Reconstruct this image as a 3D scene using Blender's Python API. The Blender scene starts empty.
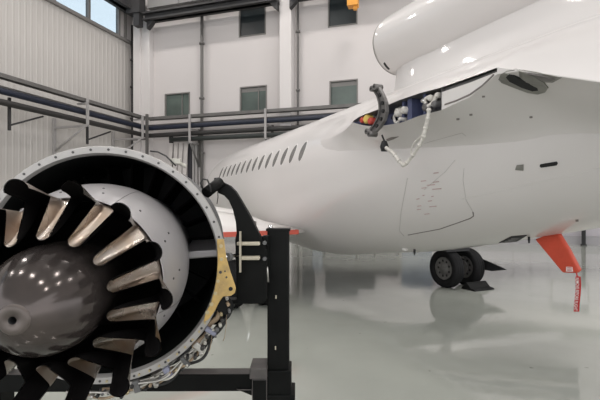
import bpy, math, random
from mathutils import Vector, Matrix
from mathutils.bvhtree import BVHTree
random.seed(7)
PI = math.pi
K = 0.8163            # survey units -> metres, applied to the whole scene at the end
H = 1.96              # eye height in survey units
F = 433.0
scn = bpy.context.scene
COL = scn.collection

# ------------------------------------------------------------------ materials
def mat(name, col, rough=0.5, metal=0.0, var=0.0, scale=6.0, col2=None, bump=0.0, coat=0.0, spec=0.5, rvar=0.0, detail=4.0, bscale=None):
    m = bpy.data.materials.new(name); m.use_nodes = True
    nt = m.node_tree; b = nt.nodes['Principled BSDF']
    b.inputs['Base Color'].default_value = (*col, 1)
    b.inputs['Roughness'].default_value = rough
    b.inputs['Metallic'].default_value = metal
    b.inputs['Specular IOR Level'].default_value = spec
    if coat:
        b.inputs['Coat Weight'].default_value = coat; b.inputs['Coat Roughness'].default_value = 0.05
    tc = nt.nodes.new('ShaderNodeTexCoord')
    n = nt.nodes.new('ShaderNodeTexNoise'); n.inputs['Scale'].default_value = scale; n.inputs['Detail'].default_value = detail
    nt.links.new(tc.outputs['Object'], n.inputs['Vector'])
    if var or col2:
        c2 = col2 or tuple(max(0, c*(1-var)) for c in col)
        mx = nt.nodes.new('ShaderNodeMix'); mx.data_type = 'RGBA'
        mx.inputs[6].default_value = (*col, 1); mx.inputs[7].default_value = (*c2, 1)
        rp = nt.nodes.new('ShaderNodeValToRGB'); rp.color_ramp.elements[0].position = .38; rp.color_ramp.elements[1].position = .66
        nt.links.new(n.outputs['Fac'], rp.inputs[0]); nt.links.new(rp.outputs[0], mx.inputs[0])
        nt.links.new(mx.outputs[2], b.inputs['Base Color'])
    if rvar:
        mr = nt.nodes.new('ShaderNodeMapRange'); mr.inputs[1].default_value = .3; mr.inputs[2].default_value = .7
        mr.inputs[3].default_value = max(0, rough-rvar); mr.inputs[4].default_value = rough+rvar
        nt.links.new(n.outputs['Fac'], mr.inputs[0]); nt.links.new(mr.outputs[0], b.inputs['Roughness'])
    if bump:
        n2 = nt.nodes.new('ShaderNodeTexNoise'); n2.inputs['Scale'].default_value = bscale or scale*6
        nt.links.new(tc.outputs['Object'], n2.inputs['Vector'])
        bp = nt.nodes.new('ShaderNodeBump'); bp.inputs['Strength'].default_value = bump; bp.inputs['Distance'].default_value = .01
        nt.links.new(n2.outputs['Fac'], bp.inputs['Height']); nt.links.new(bp.outputs[0], b.inputs['Normal'])
    return m

M = {}
M['paint'] = mat('aircraft_white', (.675,.645,.63), .38, var=.03, scale=.5, coat=.6)
M['paint_cover'] = mat('aircraft_white_cover', (.70,.675,.655), .25, var=.05, scale=2, coat=.4)
M['flap'] = mat('flap_white', (.72,.695,.675), .3, var=.03, scale=1)
M['red_edge'] = mat('red_protector', (.66,.125,.085), .55, var=.12, scale=6)
M['red_cover'] = mat('red_cover_cloth', (.62,.075,.035), .6, var=.15, scale=5, bump=.2)
M['red_tag'] = mat('red_streamer_cloth', (.55,.03,.03), .7, var=.1, scale=30)
M['white_ink'] = mat('white_lettering', (.85,.82,.8), .6)
M['seam'] = mat('panel_seam', (.20,.18,.17), .6)
M['seam_soft'] = mat('panel_seam_soft', (.46,.435,.42), .5)
M['stencil'] = mat('stencil_ink', (.45,.29,.29), .6)
M['acwin'] = mat('cabin_pane', (.17,.162,.155), .25, var=.25, scale=9)
M['acwin_frame'] = mat('cabin_frame', (.66,.64,.62), .3)
M['dark'] = mat('dark_metal', (.03,.03,.032), .45, var=.3, scale=8)
M['blackgap'] = mat('black_opening', (.012,.012,.013), .7, var=.3, scale=8)
M['bay_blue'] = mat('bay_primer_blue', (.10,.115,.21), .45, var=.35, scale=7)
M['bay_grey'] = mat('bay_grey', (.16,.155,.155), .5, var=.3, scale=9)
M['yoke'] = mat('cast_grey', (.18,.17,.165), .45, metal=.4, var=.3, scale=14)
M['hose_white'] = mat('white_hose', (.68,.65,.60), .5, var=.25, scale=30)
M['cap_red'] = mat('red_cap', (.5,.06,.04), .4); M['cap_yellow'] = mat('yellow_cap', (.7,.5,.12), .4)
M['inlet_plate'] = mat('grey_inlet', (.27,.265,.24), .4, metal=.3, var=.25, scale=9)
M['tire'] = mat('tire_rubber', (.012,.012,.013), .75, var=.25, scale=12, bump=.2, spec=.2)
M['hub'] = mat('wheel_hub_grey', (.17,.165,.16), .45, metal=.3, var=.2, scale=14)
M['chrome'] = mat('chrome', (.7,.7,.7), .15, metal=1)
M['gear_grey'] = mat('gear_door_grey', (.03,.031,.033), .45, var=.2, spec=.25)
M['black_paint'] = mat('stand_black_paint', (.006,.0065,.006), .5, var=.4, scale=5, rvar=.06, spec=.12)
M['lit_top_grey'] = mat('stand_lit_top_clamp_grey', (.10,.09,.085), .5, var=.4, scale=8)  # clamp grey; on the beam it paints the lit top face
M['cream'] = mat('cream_plate', (.52,.47,.37), .5, var=.2, scale=9)
M['yellow'] = mat('yellow_primer', (.62,.42,.14), .45, var=.3, scale=14, col2=(.42,.29,.12), bump=.2)
M['flange'] = mat('flange_light_alloy', (.44,.425,.41), .42, metal=.25, var=.15, scale=7)
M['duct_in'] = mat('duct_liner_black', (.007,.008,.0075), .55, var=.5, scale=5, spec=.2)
M['case'] = mat('case_grey', (.14,.14,.14), .5, var=.3, scale=5)
M['cowl'] = mat('core_cowl_grey', (.37,.355,.36), .34, metal=.25, var=.1, scale=4, rvar=.06)
M['mixer'] = mat('mixer_heat_tinted', (.50,.46,.42), .28, metal=1, col2=(.37,.28,.21), scale=5, rvar=.05, bump=.03, bscale=14)
M['soot_shade'] = mat('mixer_soot_and_shade', (.007,.006,.006), .9, var=.3, scale=9, spec=.1)  # soot black, with the dark of the unlit interior put into the colour
M['cone'] = mat('cone_heat_brown', (.092,.076,.07), .14, metal=.55, col2=(.062,.052,.049), scale=6, rvar=.04, bump=.02, bscale=10)
M['boss'] = mat('cone_boss', (.13,.11,.10), .4, metal=.5, var=.2, scale=12)
M['pipe_a'] = mat('steel_tube', (.55,.53,.5), .3, metal=.8, var=.2, scale=20)
M['pipe_b'] = mat('tan_hose', (.40,.30,.2), .5, var=.3, scale=20)
M['pipe_c'] = mat('black_hose', (.02,.02,.02), .5, var=.3, scale=20)
M['pipe_d'] = mat('pale_harness', (.58,.56,.5), .6, var=.3, scale=30)
M['screw'] = mat('screw_dark', (.07,.068,.066), .4, metal=.5)
M['brass'] = mat('bolt_brass', (.5,.42,.26), .35, metal=.7)
M['clip_blue'] = mat('clip_blue', (.25,.26,.34), .5)
# room
M['wall_b'] = mat('back_wall_plaster', (.60,.565,.555), .75, var=.03, scale=.35)
M['wall_l'] = mat('left_wall_sheet', (.50,.475,.452), .55, var=.04, scale=.4)
M['column'] = mat('column_white', (.64,.61,.60), .6, var=.03, scale=.6)
M['win_frame'] = mat('window_frame_grey', (.20,.19,.18), .5)
M['win_glass'] = mat('window_glass_green', (.10,.13,.115), .3, var=.35, scale=.9)
M['win_dark'] = mat('window_glass_dark', (.022,.03,.033), .3, var=.5, scale=.8)
M['steel_dark'] = mat('beam_dark_grey', (.032,.031,.032), .6, var=.2, scale=1)
M['deck'] = mat('deck_grey', (.22,.215,.21), .6, var=.1, scale=.8)
M['rail'] = mat('tray_galvanised', (.15,.143,.137), .5, metal=.2, var=.2, scale=2)
M['pipe_blue'] = mat('pipe_blue_paint', (.013,.018,.036), .45, var=.2, scale=2)
M['pipe_dark'] = mat('pipe_dark_paint', (.028,.026,.025), .5, var=.25, scale=2)
M['pipe_green'] = mat('pipe_dark_green', (.026,.031,.029), .5, var=.2, scale=2)
M['drain'] = mat('drainpipe_grey', (.12,.115,.11), .5)
M['drain_pale'] = mat('drainpipe_pale', (.35,.335,.33), .5)
M['drape'] = mat('strip_pale', (.62,.58,.56), .5, var=.12, scale=1.2)
M['orange'] = mat('hoist_orange', (.75,.33,.05), .5)
M['ceiling'] = mat('ceiling_pale', (.55,.55,.55), .8)
M['blue_box'] = mat('reflection_box_blue', (.09,.115,.16), .5); M['grey_box'] = mat('box_and_post_dark', (.045,.043,.05), .5, var=.2, scale=1)
M['skirt'] = mat('skirting_grey', (.30,.29,.30), .6)
M['lower_wall'] = mat('lower_wall_lilac', (.40,.375,.40), .5, var=.05, scale=.5)
M['rubber'] = mat('chock_rubber', (.010,.010,.010), .7, var=.3, scale=9, spec=.2)

def glass_mat():
    m = bpy.data.materials.new('clear_glazing'); m.use_nodes = True; nt = m.node_tree
    nt.nodes.remove(nt.nodes['Principled BSDF'])
    out = nt.nodes['Material Output']
    t = nt.nodes.new('ShaderNodeBsdfTransparent'); t.inputs[0].default_value = (.63,.695,.735,1)
    g = nt.nodes.new('ShaderNodeBsdfGlossy'); g.inputs['Roughness'].default_value = .03
    x = nt.nodes.new('ShaderNodeMixShader'); x.inputs[0].default_value = .06
    nt.links.new(t.outputs[0], x.inputs[1]); nt.links.new(g.outputs[0], x.inputs[2]); nt.links.new(x.outputs[0], out.inputs[0])
    return m
M['glazing'] = glass_mat()

def floor_mat():
    m = bpy.data.materials.new('epoxy_floor'); m.use_nodes = True; nt = m.node_tree; b = nt.nodes['Principled BSDF']
    tc = nt.nodes.new('ShaderNodeTexCoord')
    def noise(s, d=4):
        n = nt.nodes.new('ShaderNodeTexNoise'); n.inputs['Scale'].default_value = s; n.inputs['Detail'].default_value = d
        nt.links.new(tc.outputs['Object'], n.inputs['Vector']); return n
    n1 = noise(.45); n2 = noise(9, 2)
    mx = nt.nodes.new('ShaderNodeMix'); mx.data_type = 'RGBA'
    mx.inputs[6].default_value = (.405,.42,.38,1); mx.inputs[7].default_value = (.35,.365,.33,1)
    rp = nt.nodes.new('ShaderNodeValToRGB'); rp.color_ramp.elements[0].position = .42; rp.color_ramp.elements[1].position = .62
    nt.links.new(n1.outputs['Fac'], rp.inputs[0]); nt.links.new(rp.outputs[0], mx.inputs[0])
    # scattered small scuffs
    rp2 = nt.nodes.new('ShaderNodeValToRGB'); rp2.color_ramp.elements[0].position = .73; rp2.color_ramp.elements[1].position = .80
    nt.links.new(n2.outputs['Fac'], rp2.inputs[0])
    mx2 = nt.nodes.new('ShaderNodeMix'); mx2.data_type = 'RGBA'; mx2.inputs[7].default_value = (.2,.195,.18,1)
    nt.links.new(rp2.outputs[0], mx2.inputs[0]); nt.links.new(mx.outputs[2], mx2.inputs[6])
    nt.links.new(mx2.outputs[2], b.inputs['Base Color'])
    mr = nt.nodes.new('ShaderNodeMapRange'); mr.inputs[1].default_value = .3; mr.inputs[2].default_value = .7
    mr.inputs[3].default_value = .03; mr.inputs[4].default_value = .10
    nt.links.new(n1.outputs['Fac'], mr.inputs[0]); nt.links.new(mr.outputs[0], b.inputs['Roughness'])
    b.inputs['Specular IOR Level'].default_value = .75
    n3 = noise(1.6, 3); bp = nt.nodes.new('ShaderNodeBump'); bp.inputs['Strength'].default_value = .06; bp.inputs['Distance'].default_value = .05
    nt.links.new(n3.outputs['Fac'], bp.inputs['Height']); nt.links.new(bp.outputs[0], b.inputs['Normal'])
    return m
M['floor'] = floor_mat()

# ------------------------------------------------------------------ mesh builder
class MB:
    def __init__(s): s.v = []; s.f = []; s.mi = []; s.sm = []; s.mats = []
    def midx(s, m):
        if m not in s.mats: s.mats.append(m)
        return s.mats.index(m)
    def add(s, verts, faces, m, smooth=False):
        o = len(s.v); s.v += [Vector(p) for p in verts]; k = s.midx(m)
        for f in faces: s.f.append([i+o for i in f]); s.mi.append(k); s.sm.append(smooth)
        return s
    def box(s, c, ax, ay, az, m):       # centre and three half-axis vectors
        c = Vector(c); P = [c+ax*i+ay*j+az*k for i in (-1,1) for j in (-1,1) for k in (-1,1)]
        return s.add(P, [(0,1,3,2),(4,6,7,5),(0,4,5,1),(2,3,7,6),(0,2,6,4),(1,5,7,3)], m)
    def grid(s, rows, m, smooth=True, closed=True, cap0=False, cap1=False):
        n = len(rows[0]); V = [p for r in rows for p in r]; Fc = []
        for i in range(len(rows)-1):
            for j in range(n if closed else n-1):
                j2 = (j+1) % n
                Fc.append((i*n+j, i*n+j2, (i+1)*n+j2, (i+1)*n+j))
        o = len(s.v); s.add(V, Fc, m, smooth)
        if cap0: s.add(rows[0], [tuple(range(n))[::-1]], m, False)
        if cap1: s.add(rows[-1], [tuple(range(n))], m, False)
        return s
    def tube(s, pts, r, m, n=8, caps=True):
        pts = [Vector(p) for p in pts]; rows = []; prev = None
        for i, p in enumerate(pts):
            d = (pts[min(i+1,len(pts)-1)]-pts[max(i-1,0)])
            if d.length < 1e-9: d = Vector((0,0,1))
            d.normalize()
            if prev is None:
                a = Vector((0,0,1)) if abs(d.z) < .9 else Vector((1,0,0)); x = d.cross(a).normalized()
            else:
                x = prev - d*prev.dot(d)
                x = x.normalized() if x.length > 1e-6 else d.orthogonal().normalized()
            prev = x; y = d.cross(x); rr = r[i] if isinstance(r, (list, tuple)) else r
            rows.append([p+(x*math.cos(2*PI*k/n)+y*math.sin(2*PI*k/n))*rr for k in range(n)])
        return s.grid(rows, m, True, True, caps, caps)
    def prism(s, poly, vec, m, smooth=False):     # polygon of points extruded by vec
        poly = [Vector(p) for p in poly]; n = len(poly); vec = Vector(vec)
        V = poly+[p+vec for p in poly]
        return s.add(V, [tuple(range(n))[::-1], tuple(range(n,2*n))]+[(i,(i+1)%n,(i+1)%n+n,i+n) for i in range(n)], m, smooth)
    def build(s, name, parent=None, bevel=0.0):
        root = parent
        while root is not None and root.parent is not None: root = root.parent
        off = Vector(root.location) if root is not None else Vector((0,0,0))
        me = bpy.data.meshes.new(name)
        me.from_pydata([v-off for v in s.v], [], s.f)
        for m in s.mats: me.materials.append(m)
        for p, k, q in zip(me.polygons, s.mi, s.sm): p.material_index = k; p.use_smooth = q
        import bmesh
        bm = bmesh.new(); bm.from_mesh(me)
        bmesh.ops.remove_doubles(bm, verts=bm.verts, dist=1e-5)
        bmesh.ops.recalc_face_normals(bm, faces=bm.faces)
        if bevel:
            ed = [e for e in bm.edges if len(e.link_faces) == 2 and e.calc_face_angle(0) > .7]
            bmesh.ops.bevel(bm, geom=ed, offset=bevel, segments=2, profile=.5, affect='EDGES', clamp_overlap=True)
        bm.to_mesh(me); bm.free()
        o = bpy.data.objects.new(name, me); COL.objects.link(o)
        if parent is not None: o.parent = parent
        return o

def thing(name, label, cat, loc, group=None):
    o = bpy.data.objects.new(name, None); COL.objects.link(o); o.location = loc
    o.empty_display_size = .1
    o['label'] = label; o['category'] = cat
    if group: o['group'] = group
    return o
def tag(o, label, cat, group=None):
    """a one-mesh thing: put its origin at its base and describe it"""
    xs = [v.co.copy() for v in o.data.vertices]
    c = Vector((sum(p.x for p in xs)/len(xs), sum(p.y for p in xs)/len(xs), min(p.z for p in xs)))
    o.data.transform(Matrix.Translation(-c)); o.location = c
    o['label'] = label; o['category'] = cat
    if group: o['group'] = group
    return o
def struct(o): o['kind'] = 'structure'; return o
def vec(*a): return Vector(a)
Z = vec(0,0,1)
def pin(x, y, Y): return vec((x-300)/F*Y, Y, H+(205-y)/F*Y)

# ------------------------------------------------------------------ the hangar
A17 = math.radians(17.5)
tB = vec(math.cos(A17), -math.sin(A17), 0); mB = vec(math.sin(A17), math.cos(A17), 0)
DB = 24.4
def backpix(x, y, off=0.0):
    xr = (x-300)/F; Y = (DB-off)/(mB.x*xr+mB.y); return vec(xr*Y, Y, H+(205-y)/F*Y)
CR = backpix(131, 205); CR.z = 0
DL = tB.dot(CR)
def leftpix(x, y, off=0.0):
    xr = (x-300)/F; Y = (DL+off)/(tB.x*xr+tB.y); return vec(xr*Y, Y, H+(205-y)/F*Y)
def PB(u, z, off=0.0): p = CR+tB*u-mB*off; p.z = z; return p
def PL(v, z, off=0.0): p = CR+mB*v+tB*off; p.z = z; return p     # v negative comes towards us
def uB(p): return (p-CR).dot(tB)
def vL(p): return (p-CR).dot(mB)
ZT = 17.5

mb = MB()
mb.add([vec(-45,-22,0), vec(45,-22,0), vec(45,45,0), vec(-45,45,0)], [(0,1,2,3)], M['floor'])
struct(mb.build('floor'))

def wall_holes(P, u0, u1, z0, z1, holes, m, mbx):
    us = sorted({u0,u1,*[h[0] for h in holes],*[h[1] for h in holes]}); zs = sorted({z0,z1,*[h[2] for h in holes],*[h[3] for h in holes]})
    for a, b in zip(us, us[1:]):
        for c, d in zip(zs, zs[1:]):
            if any(h[0]-1e-6 <= a and b <= h[1]+1e-6 and h[2]-1e-6 <= c and d <= h[3]+1e-6 for h in holes): continue
            mbx.add([P(a,c), P(b,c), P(b,d), P(a,d)], [(0,1,2,3)], m)

def rect(x0, y0, x1, y1):
    a = backpix(x0, y0); b = backpix(x1, y1); c = backpix((x0+x1)/2, y0); d = backpix((x0+x1)/2, y1)
    return (uB(a), uB(b), d.z, c.z)
WINS = [(rect(165,93,190,119), 'win_glass'), (rect(240,86,267,112.5), 'win_glass'), (rect(329.5,80,358,107), 'win_glass'),
        (rect(239,6,266,36), 'win_dark'), (rect(328,-6,357.5,26), 'win_dark')]
ground = []
for (r, _) in WINS[1:3]: ground.append(((r[0], r[1], 1.75, 3.3), 'win_dark'))
r = WINS[2][0]; pitch = WINS[2][0][0]-WINS[1][0][0]
for k in (1, 2, 3): ground.append(((r[0]+pitch*k, r[1]+pitch*k, 1.75, 3.3), 'win_dark'))
WINS += ground
mb = MB(); wall_holes(lambda u, z: PB(u, z), -1, 42, 0, ZT, [w[0] for w in WINS], M['wall_b'], mb)
struct(mb.build('wall_back'))
for i, (r, g) in enumerate(WINS):
    a, b, c, d = r; fr = MB(); w = .07
    for (u0,u1,z0,z1) in ((a,b,d-w,d),(a,b,c,c+w),(a,a+w,c+w,d-w),(b-w,b,c+w,d-w)):
        fr.box(PB((u0+u1)/2,(z0+z1)/2,-.05), tB*((u1-u0)/2), mB*.09, Z*((z1-z0)/2), M['win_frame'])
    if i in (0, 1): fr.box(PB(b-(b-a)*.32, (c+d)/2, -.05), tB*.02, mB*.04, Z*((d-c)/2-w), M['win_frame'])
    o = struct(fr.build('window_%d' % (i+1)))
    p = MB(); p.box(PB((a+b)/2,(c+d)/2,-.1), tB*((b-a)/2-w), mB*.012, Z*((d-c)/2-w), M[g])
    pane = p.build('pane', o)
    if i in (1, 2):      # half-drawn blind showing behind the glass
        q = MB(); q.box(PB((a+b)/2, d-w-.14, -.075), tB*((b-a)/2-w), mB*.006, Z*.12, M['win_frame']); q.build('blind', o)

mb = MB(); mb.box(PB(20, .22, .03), tB*21, mB*.03, Z*.22, M['skirt']); struct(mb.build('baseboard_back'))
mb = MB(); mb.box(PB(31, 1.75, .02), tB*12, mB*.02, Z*1.3, M['lower_wall'])
for k in range(30): mb.box(PB(19.4+k*.8, 1.75, .05), tB*.03, mB*.02, Z*1.3, M['lower_wall'])
struct(mb.build('trim_1'))
# left wall: ribbed sheet below a glazed strip
zs0, zs1 = H+10.85, H+13.1
def ribbed(z0, z1):
    prof = []; v = .0
    while v > -30:
        prof += [(v, 0), (v-.20, 0), (v-.23, .014), (v-.30, .014), (v-.33, 0)]; v -= .33
    m_ = MB(); rows = [[PL(v, z0, o) for v, o in prof], [PL(v, z1, o) for v, o in prof]]
    m_.grid(rows, M['wall_l'], False, False); return m_
mb = ribbed(0, zs0)
m2 = ribbed(zs1, ZT); mb.add(m2.v, m2.f, M['wall_l'])
struct(mb.build('wall_left'))
fr = MB()
fr.box(PL(-15, zs0, .05), mB*15, tB*.14, Z*.09, M['win_frame']); fr.box(PL(-15, zs1, .05), mB*15, tB*.14, Z*.09, M['win_frame'])
muls = [vL(leftpix(x, 30)) for x in (124, 117.5, 87.5, 52.5)]
step = muls[2]-muls[3]
while muls[-1]-step > -29: muls.append(muls[-1]-step)
for v in muls: fr.box(PL(v, (zs0+zs1)/2, .05), mB*.07, tB*.12, Z*((zs1-zs0)/2), M['win_frame'])
fo = struct(fr.build('window_%d' % (len(WINS)+1)))
for a, b in zip(muls[1:], muls[2:]):
    p = MB(); p.box(PL((a+b)/2, (zs0+zs1)/2, .03), mB*(abs(a-b)/2-.07), tB*.008, Z*((zs1-zs0)/2-.09), M['glazing']); p.build('pane', fo)
p = MB(); p.box(PL((muls[0]+muls[1])/2, (zs0+zs1)/2, .03), mB*(abs(muls[0]-muls[1])/2-.07), tB*.008, Z*((zs1-zs0)/2-.09), M['column']); p.build('pane', fo)
mb = MB(); mb.box(PL(muls[0]/2, (zs0+zs1)/2, .0), mB*abs(muls[0]/2), tB*.05, Z*((zs1-zs0)/2), M['column']); struct(mb.build('trim_2'))
# ceiling
mb = MB(); mb.box(PB(20, ZT+.1) - mB*21, tB*22, mB*22, Z*.1, M['ceiling']); struct(mb.build('ceiling'))
# columns
ua, ub = uB(backpix(134, 205, .5)), uB(backpix(149, 205, .5))
mb = MB(); mb.box(PB((ua+ub)/2, ZT/2, .24), tB*((ub-ua)/2), mB*.24, Z*(ZT/2), M['column']); struct(mb.build('trim_3', bevel=.02))
mb = MB(); mb.box(PB(ua+.30, ZT/2, .56), tB*.26, mB*.08, Z*(ZT/2), M['column']); struct(mb.build('trim_4', bevel=.02))
ua, ub = uB(backpix(279.5, 205, .75)), uB(backpix(291, 205, .75))
mb = MB(); mb.box(PB((ua+ub)/2, ZT/2, .37), tB*((ub-ua)/2), mB*.38, Z*(ZT/2), M['column']); struct(mb.build('trim_5', bevel=.02))
UC = (ua, ub)
# beams along the top
def beam(name, P, along, a, b, z, h, off, d, m, label, holes=0):
    o_ = MB(); L = abs(b-a)/2; c = (a+b)/2; side = tB if P is PL else mB
    o_.box(P(c, z+h/2, off), along*L, side*(d*.18), Z*(h/2), m)
    o_.box(P(c, z+.05, off), along*L, side*(d/2), Z*.05, m); o_.box(P(c, z+h-.05, off), along*L, side*(d/2), Z*.05, m)
    if holes:
        n = int(2*L/1.2)
        for k in range(n): o_.box(P(a+(b-a)*(k+.5)/n, z+h/2, off), along*.05, side*(d/2-.01), Z*(h/2-.06), m)
    return tag(o_.build(name), label, 'beam')
zb = H+11.7
beam('crane_beam', PB, tB, ub-.02+.1 - (ub-UC[0]) - .1, uB(backpix(149,205,.5))+.1, zb, .5, .95, .7, M['steel_dark'], 'dark steel crane beam on the back wall between corner column and white pillar')
beam('crane_beam', PB, tB, UC[1]+.1, UC[1]+16, zb, .5, .95, .7, M['steel_dark'], 'dark steel crane beam running past the white pillar over the aircraft')
mb = MB(); mb.box(PB((uB(backpix(149,205,.5))+UC[0])/2, zb+2.1, .5), tB*((UC[0]-uB(backpix(149,205,.5)))/2-.1), mB*.3, Z*1.15, M['deck'])
for k in range(6): mb.box(PB(4.2+k*1.0, zb+2.1, .82), tB*.02, mB*.02, Z*1.1, M['deck'])
struct(mb.build('trim_6'))
beam('roof_girder', PB, tB, uB(backpix(149,205,.5))+.1, UC[0]-.1, zb+2.2, .3, 1.05, .4, M['steel_dark'], 'thin dark girder above the corner crane beam')
beam('roof_girder', PL, mB, -28, -1.0, H+12.35, 1.1, .9, .8, M['steel_dark'], 'dark open steel girder along the glazed strip of the ribbed wall', 1)
# haunch brackets where beams meet the columns
def haunch(u, sgn, label):
    h_ = MB(); z0 = zb-.0
    h_.prism([PB(u, z0, .75), PB(u+sgn*.45, z0, .75), PB(u+sgn*.33, z0-.2, .75), PB(u+sgn*.1, z0-.4, .75), PB(u, z0-.5, .75)], -mB*.35, M['steel_dark'])
    tag(h_.build('beam_haunch'), label, 'bracket')
haunch(UC[1]+.02, 1, 'curved dark haunch under the crane beam right of the white pillar')
haunch(UC[0]-.02, -1, 'dark haunch under the crane beam at the pillar face toward the corner')
haunch(uB(backpix(149.5,205,.8)), 1, 'dark haunch under the crane beam at the corner column')
mb = MB(); pp = backpix(137, 8, 1.3); mb.box(pp+Z*.2-tB*.1, tB*.5, mB*.3, Z*.6, M['steel_dark']); mb.box(pp-Z*.8+tB*.1, tB*.2, mB*.22, Z*.4, M['steel_dark'])
tag(mb.build('girder_bracket'), 'bulky dark steel seat where girders meet at the corner column top', 'bracket')
mb = MB(); pp = backpix(353, 2, 1.5); mb.box(pp, tB*.28, mB*.25, Z*.26, M['orange']); mb.box(pp-Z*.34+tB*.12, tB*.1, mB*.1, Z*.1, M['orange']); mb.tube([pp+Z*.26, pp+Z*1.3], .04, M['steel_dark'])
tag(mb.build('chain_hoist', bevel=.03), 'small orange hoist hanging from the crane beam before a dark upper window', 'hoist')

# service pipes on both walls: each run is one thing that turns the corner
OFF = .95
def run(name, zl, zc, zr_, r, m, label, cat='pipe', off=OFF, start='left', flat=False, offl=2.0):
    pts = []
    if start == 'left':
        for k in range(9): pts.append(PL(-26+(26-off-.3)*k/8, zl+(zc-zl)*k/8, offl))
        pts += [PL(-off-.1, zc, offl+.03), PL(-off-.02, zc, offl+.11)]
        u0 = offl+.32
    else: u0 = start
    for k in range(9): pts.append(PB(u0+(26-u0)*k/8, zc+(zr_-zc)*k/8, off))
    b_ = MB()
    if flat:
        for i in range(len(pts)-1):
            a, b = pts[i], pts[i+1]; d = (b-a); L = d.length/2; d.normalize(); sd = d.cross(Z)
            b_.box((a+b)/2+Z*.06, d*(L+.01), sd*.16, Z*.015, m); 
            for q in (-1, 1): b_.box((a+b)/2+sd*q*.16, d*(L+.01), sd*.02, Z*.09, m)
    else: b_.tube(pts, r, m, 10)
    return tag(b_.build(name), label, cat)
run('cable_tray', H+5.47, H+5.48, H+5.38, 0, M['rail'], 'grey galvanised cable tray, topmost of the service runs on the walls', 'cable tray', flat=True)
run('service_pipe', H+4.80, H+4.88, H+4.93, .145, M['pipe_blue'], 'dark blue service pipe just under the cable tray', off=.98)
run('service_pipe', H+4.30, H+4.42, H+4.40, .14, M['pipe_dark'], 'dark brown service pipe below the blue one on both walls', off=.92)
run('service_pipe', H+4.08, H+4.1, H+4.0, .14, M['pipe_green'], 'dark green service pipe, lowest on the back wall only', start=uB(backpix(172,205,.7)), off=.9)
run('service_pipe', H+5.1, H+5.1, H+5.12, .05, M['rail'], 'thin grey pipe running close to the wall behind the cable tray', off=.8, offl=1.75)
for i, (w, x, lab) in enumerate([('L', 53, 'grey pipe bracket on ribbed wall with long diagonal brace, above the engine ring'), ('L', 112, 'grey pipe bracket on the ribbed wall close to the corner'),
        ('B', 200, 'pipe bracket on the back wall beside the tall vertical pipe'), ('B', 273, 'pipe bracket on back wall near the white pillar'), ('C', 0, 'tall grey pipe post in the corner of both walls')]):
    b_ = MB(); m = M['drain_pale'] if w != 'C' else M['rail']
    if w == 'C':
        p = PB(2.28, 0, 1.34); p.z = 0
        b_.box(p+Z*(H+5.7)/2, tB*.07, mB*.07, Z*((H+5.7)/2), M['rail']); b_.box(p+Z*(H+4.15)-tB*.6, tB*.6, mB*.05, Z*.05, M['rail'])
    elif w == 'L':
        v = vL(leftpix(x, 130)); P = lambda o, z: PL(v, z, o)
        b_.box(P(2.3, H+4.8), tB*.05, mB*.06, Z*.72, m); b_.box(P(1.2, H+4.13), tB*1.15, mB*.05, Z*.05, m); b_.box(P(.1, H+3.5), tB*.06, mB*.07, Z*1.15, m)
        b_.tube([P(2.15, H+4.1), P(.15, H+2.9)], .055, m, 6); b_.box(P(2.0, H+5.3), tB*.35, mB*.05, Z*.04, m)
    else:
        u = uB(backpix(x, 130)); P = lambda o, z: PB(u, z, o)
        zt = H+5.55
        b_.box(P(1.22, (zt+H+3.8)/2), mB*.05, tB*.06, Z*((zt-H-3.8)/2), m)
        b_.box(P(.66, H+4.66), mB*.56, tB*.05, Z*.05, m); b_.box(P(.66, H+3.85), mB*.56, tB*.05, Z*.05, m)
        b_.box(P(.12, H+3.6), mB*.05, tB*.07, Z*1.2, M['drain'])
        b_.tube([P(1.2, H+3.85), P(.16, H+2.5)], .055, M['drain'], 6)
    tag(b_.build('pipe_bracket'), lab, 'bracket', 'brackets carrying the service pipes')
for x, lab in ((9, 'dark hanger bar under the lower pipe on ribbed wall, farther from the corner'), (87, 'dark hanger bar under the lower pipe beside the grey wall bracket')):
    b_ = MB(); v = vL(leftpix(x, 120, 1.7)); q = PL(v, 0, 1.72)
    b_.box(q+Z*(H+4.0), tB*.05, mB*.05, Z*.72, M['steel_dark']); b_.tube([q+Z*(H+3.5), PL(v+1.6, H+4.2, 1.85)], .045, M['steel_dark'], 6)
    tag(b_.build('pipe_hanger'), lab, 'bracket')
def drain(x, P, r, m, label, zt=ZT-.3, zb_=0.0, off=.16, clamps=(.3,.5,.7), left=False):
    b_ = MB(); pos = (lambda z: PL(vL(leftpix(x, 205)), z, off)) if left else (lambda z: PB(uB(backpix(x, 205)), z, off))
    b_.tube([pos(zb_), pos(zt)], r, m, 8)
    for c in clamps: b_.tube([pos(zb_+(zt-zb_)*c), pos(zb_+(zt-zb_)*c+.12)], r*1.7, m, 8)
    tag(b_.build('drainpipe'), label, 'pipe')
drain(129.2, PB, .085, M['steel_dark'], 'black vertical pipe with clamps beside the corner column', zt=H+12.0, left=True, clamps=(.4,.55,.7,.83), off=.25)
drain(150.5, PB, .07, M['drain'], 'thin grey drainpipe on the back wall at the corner column edge', off=.3)
drain(204.5, PB, .10, M['drain'], 'grey vertical pipe between two green windows on the back wall', off=.32)
drain(299.5, PB, .07, M['drain'], 'dark vertical pipe right of the white pillar', off=.3)
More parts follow.
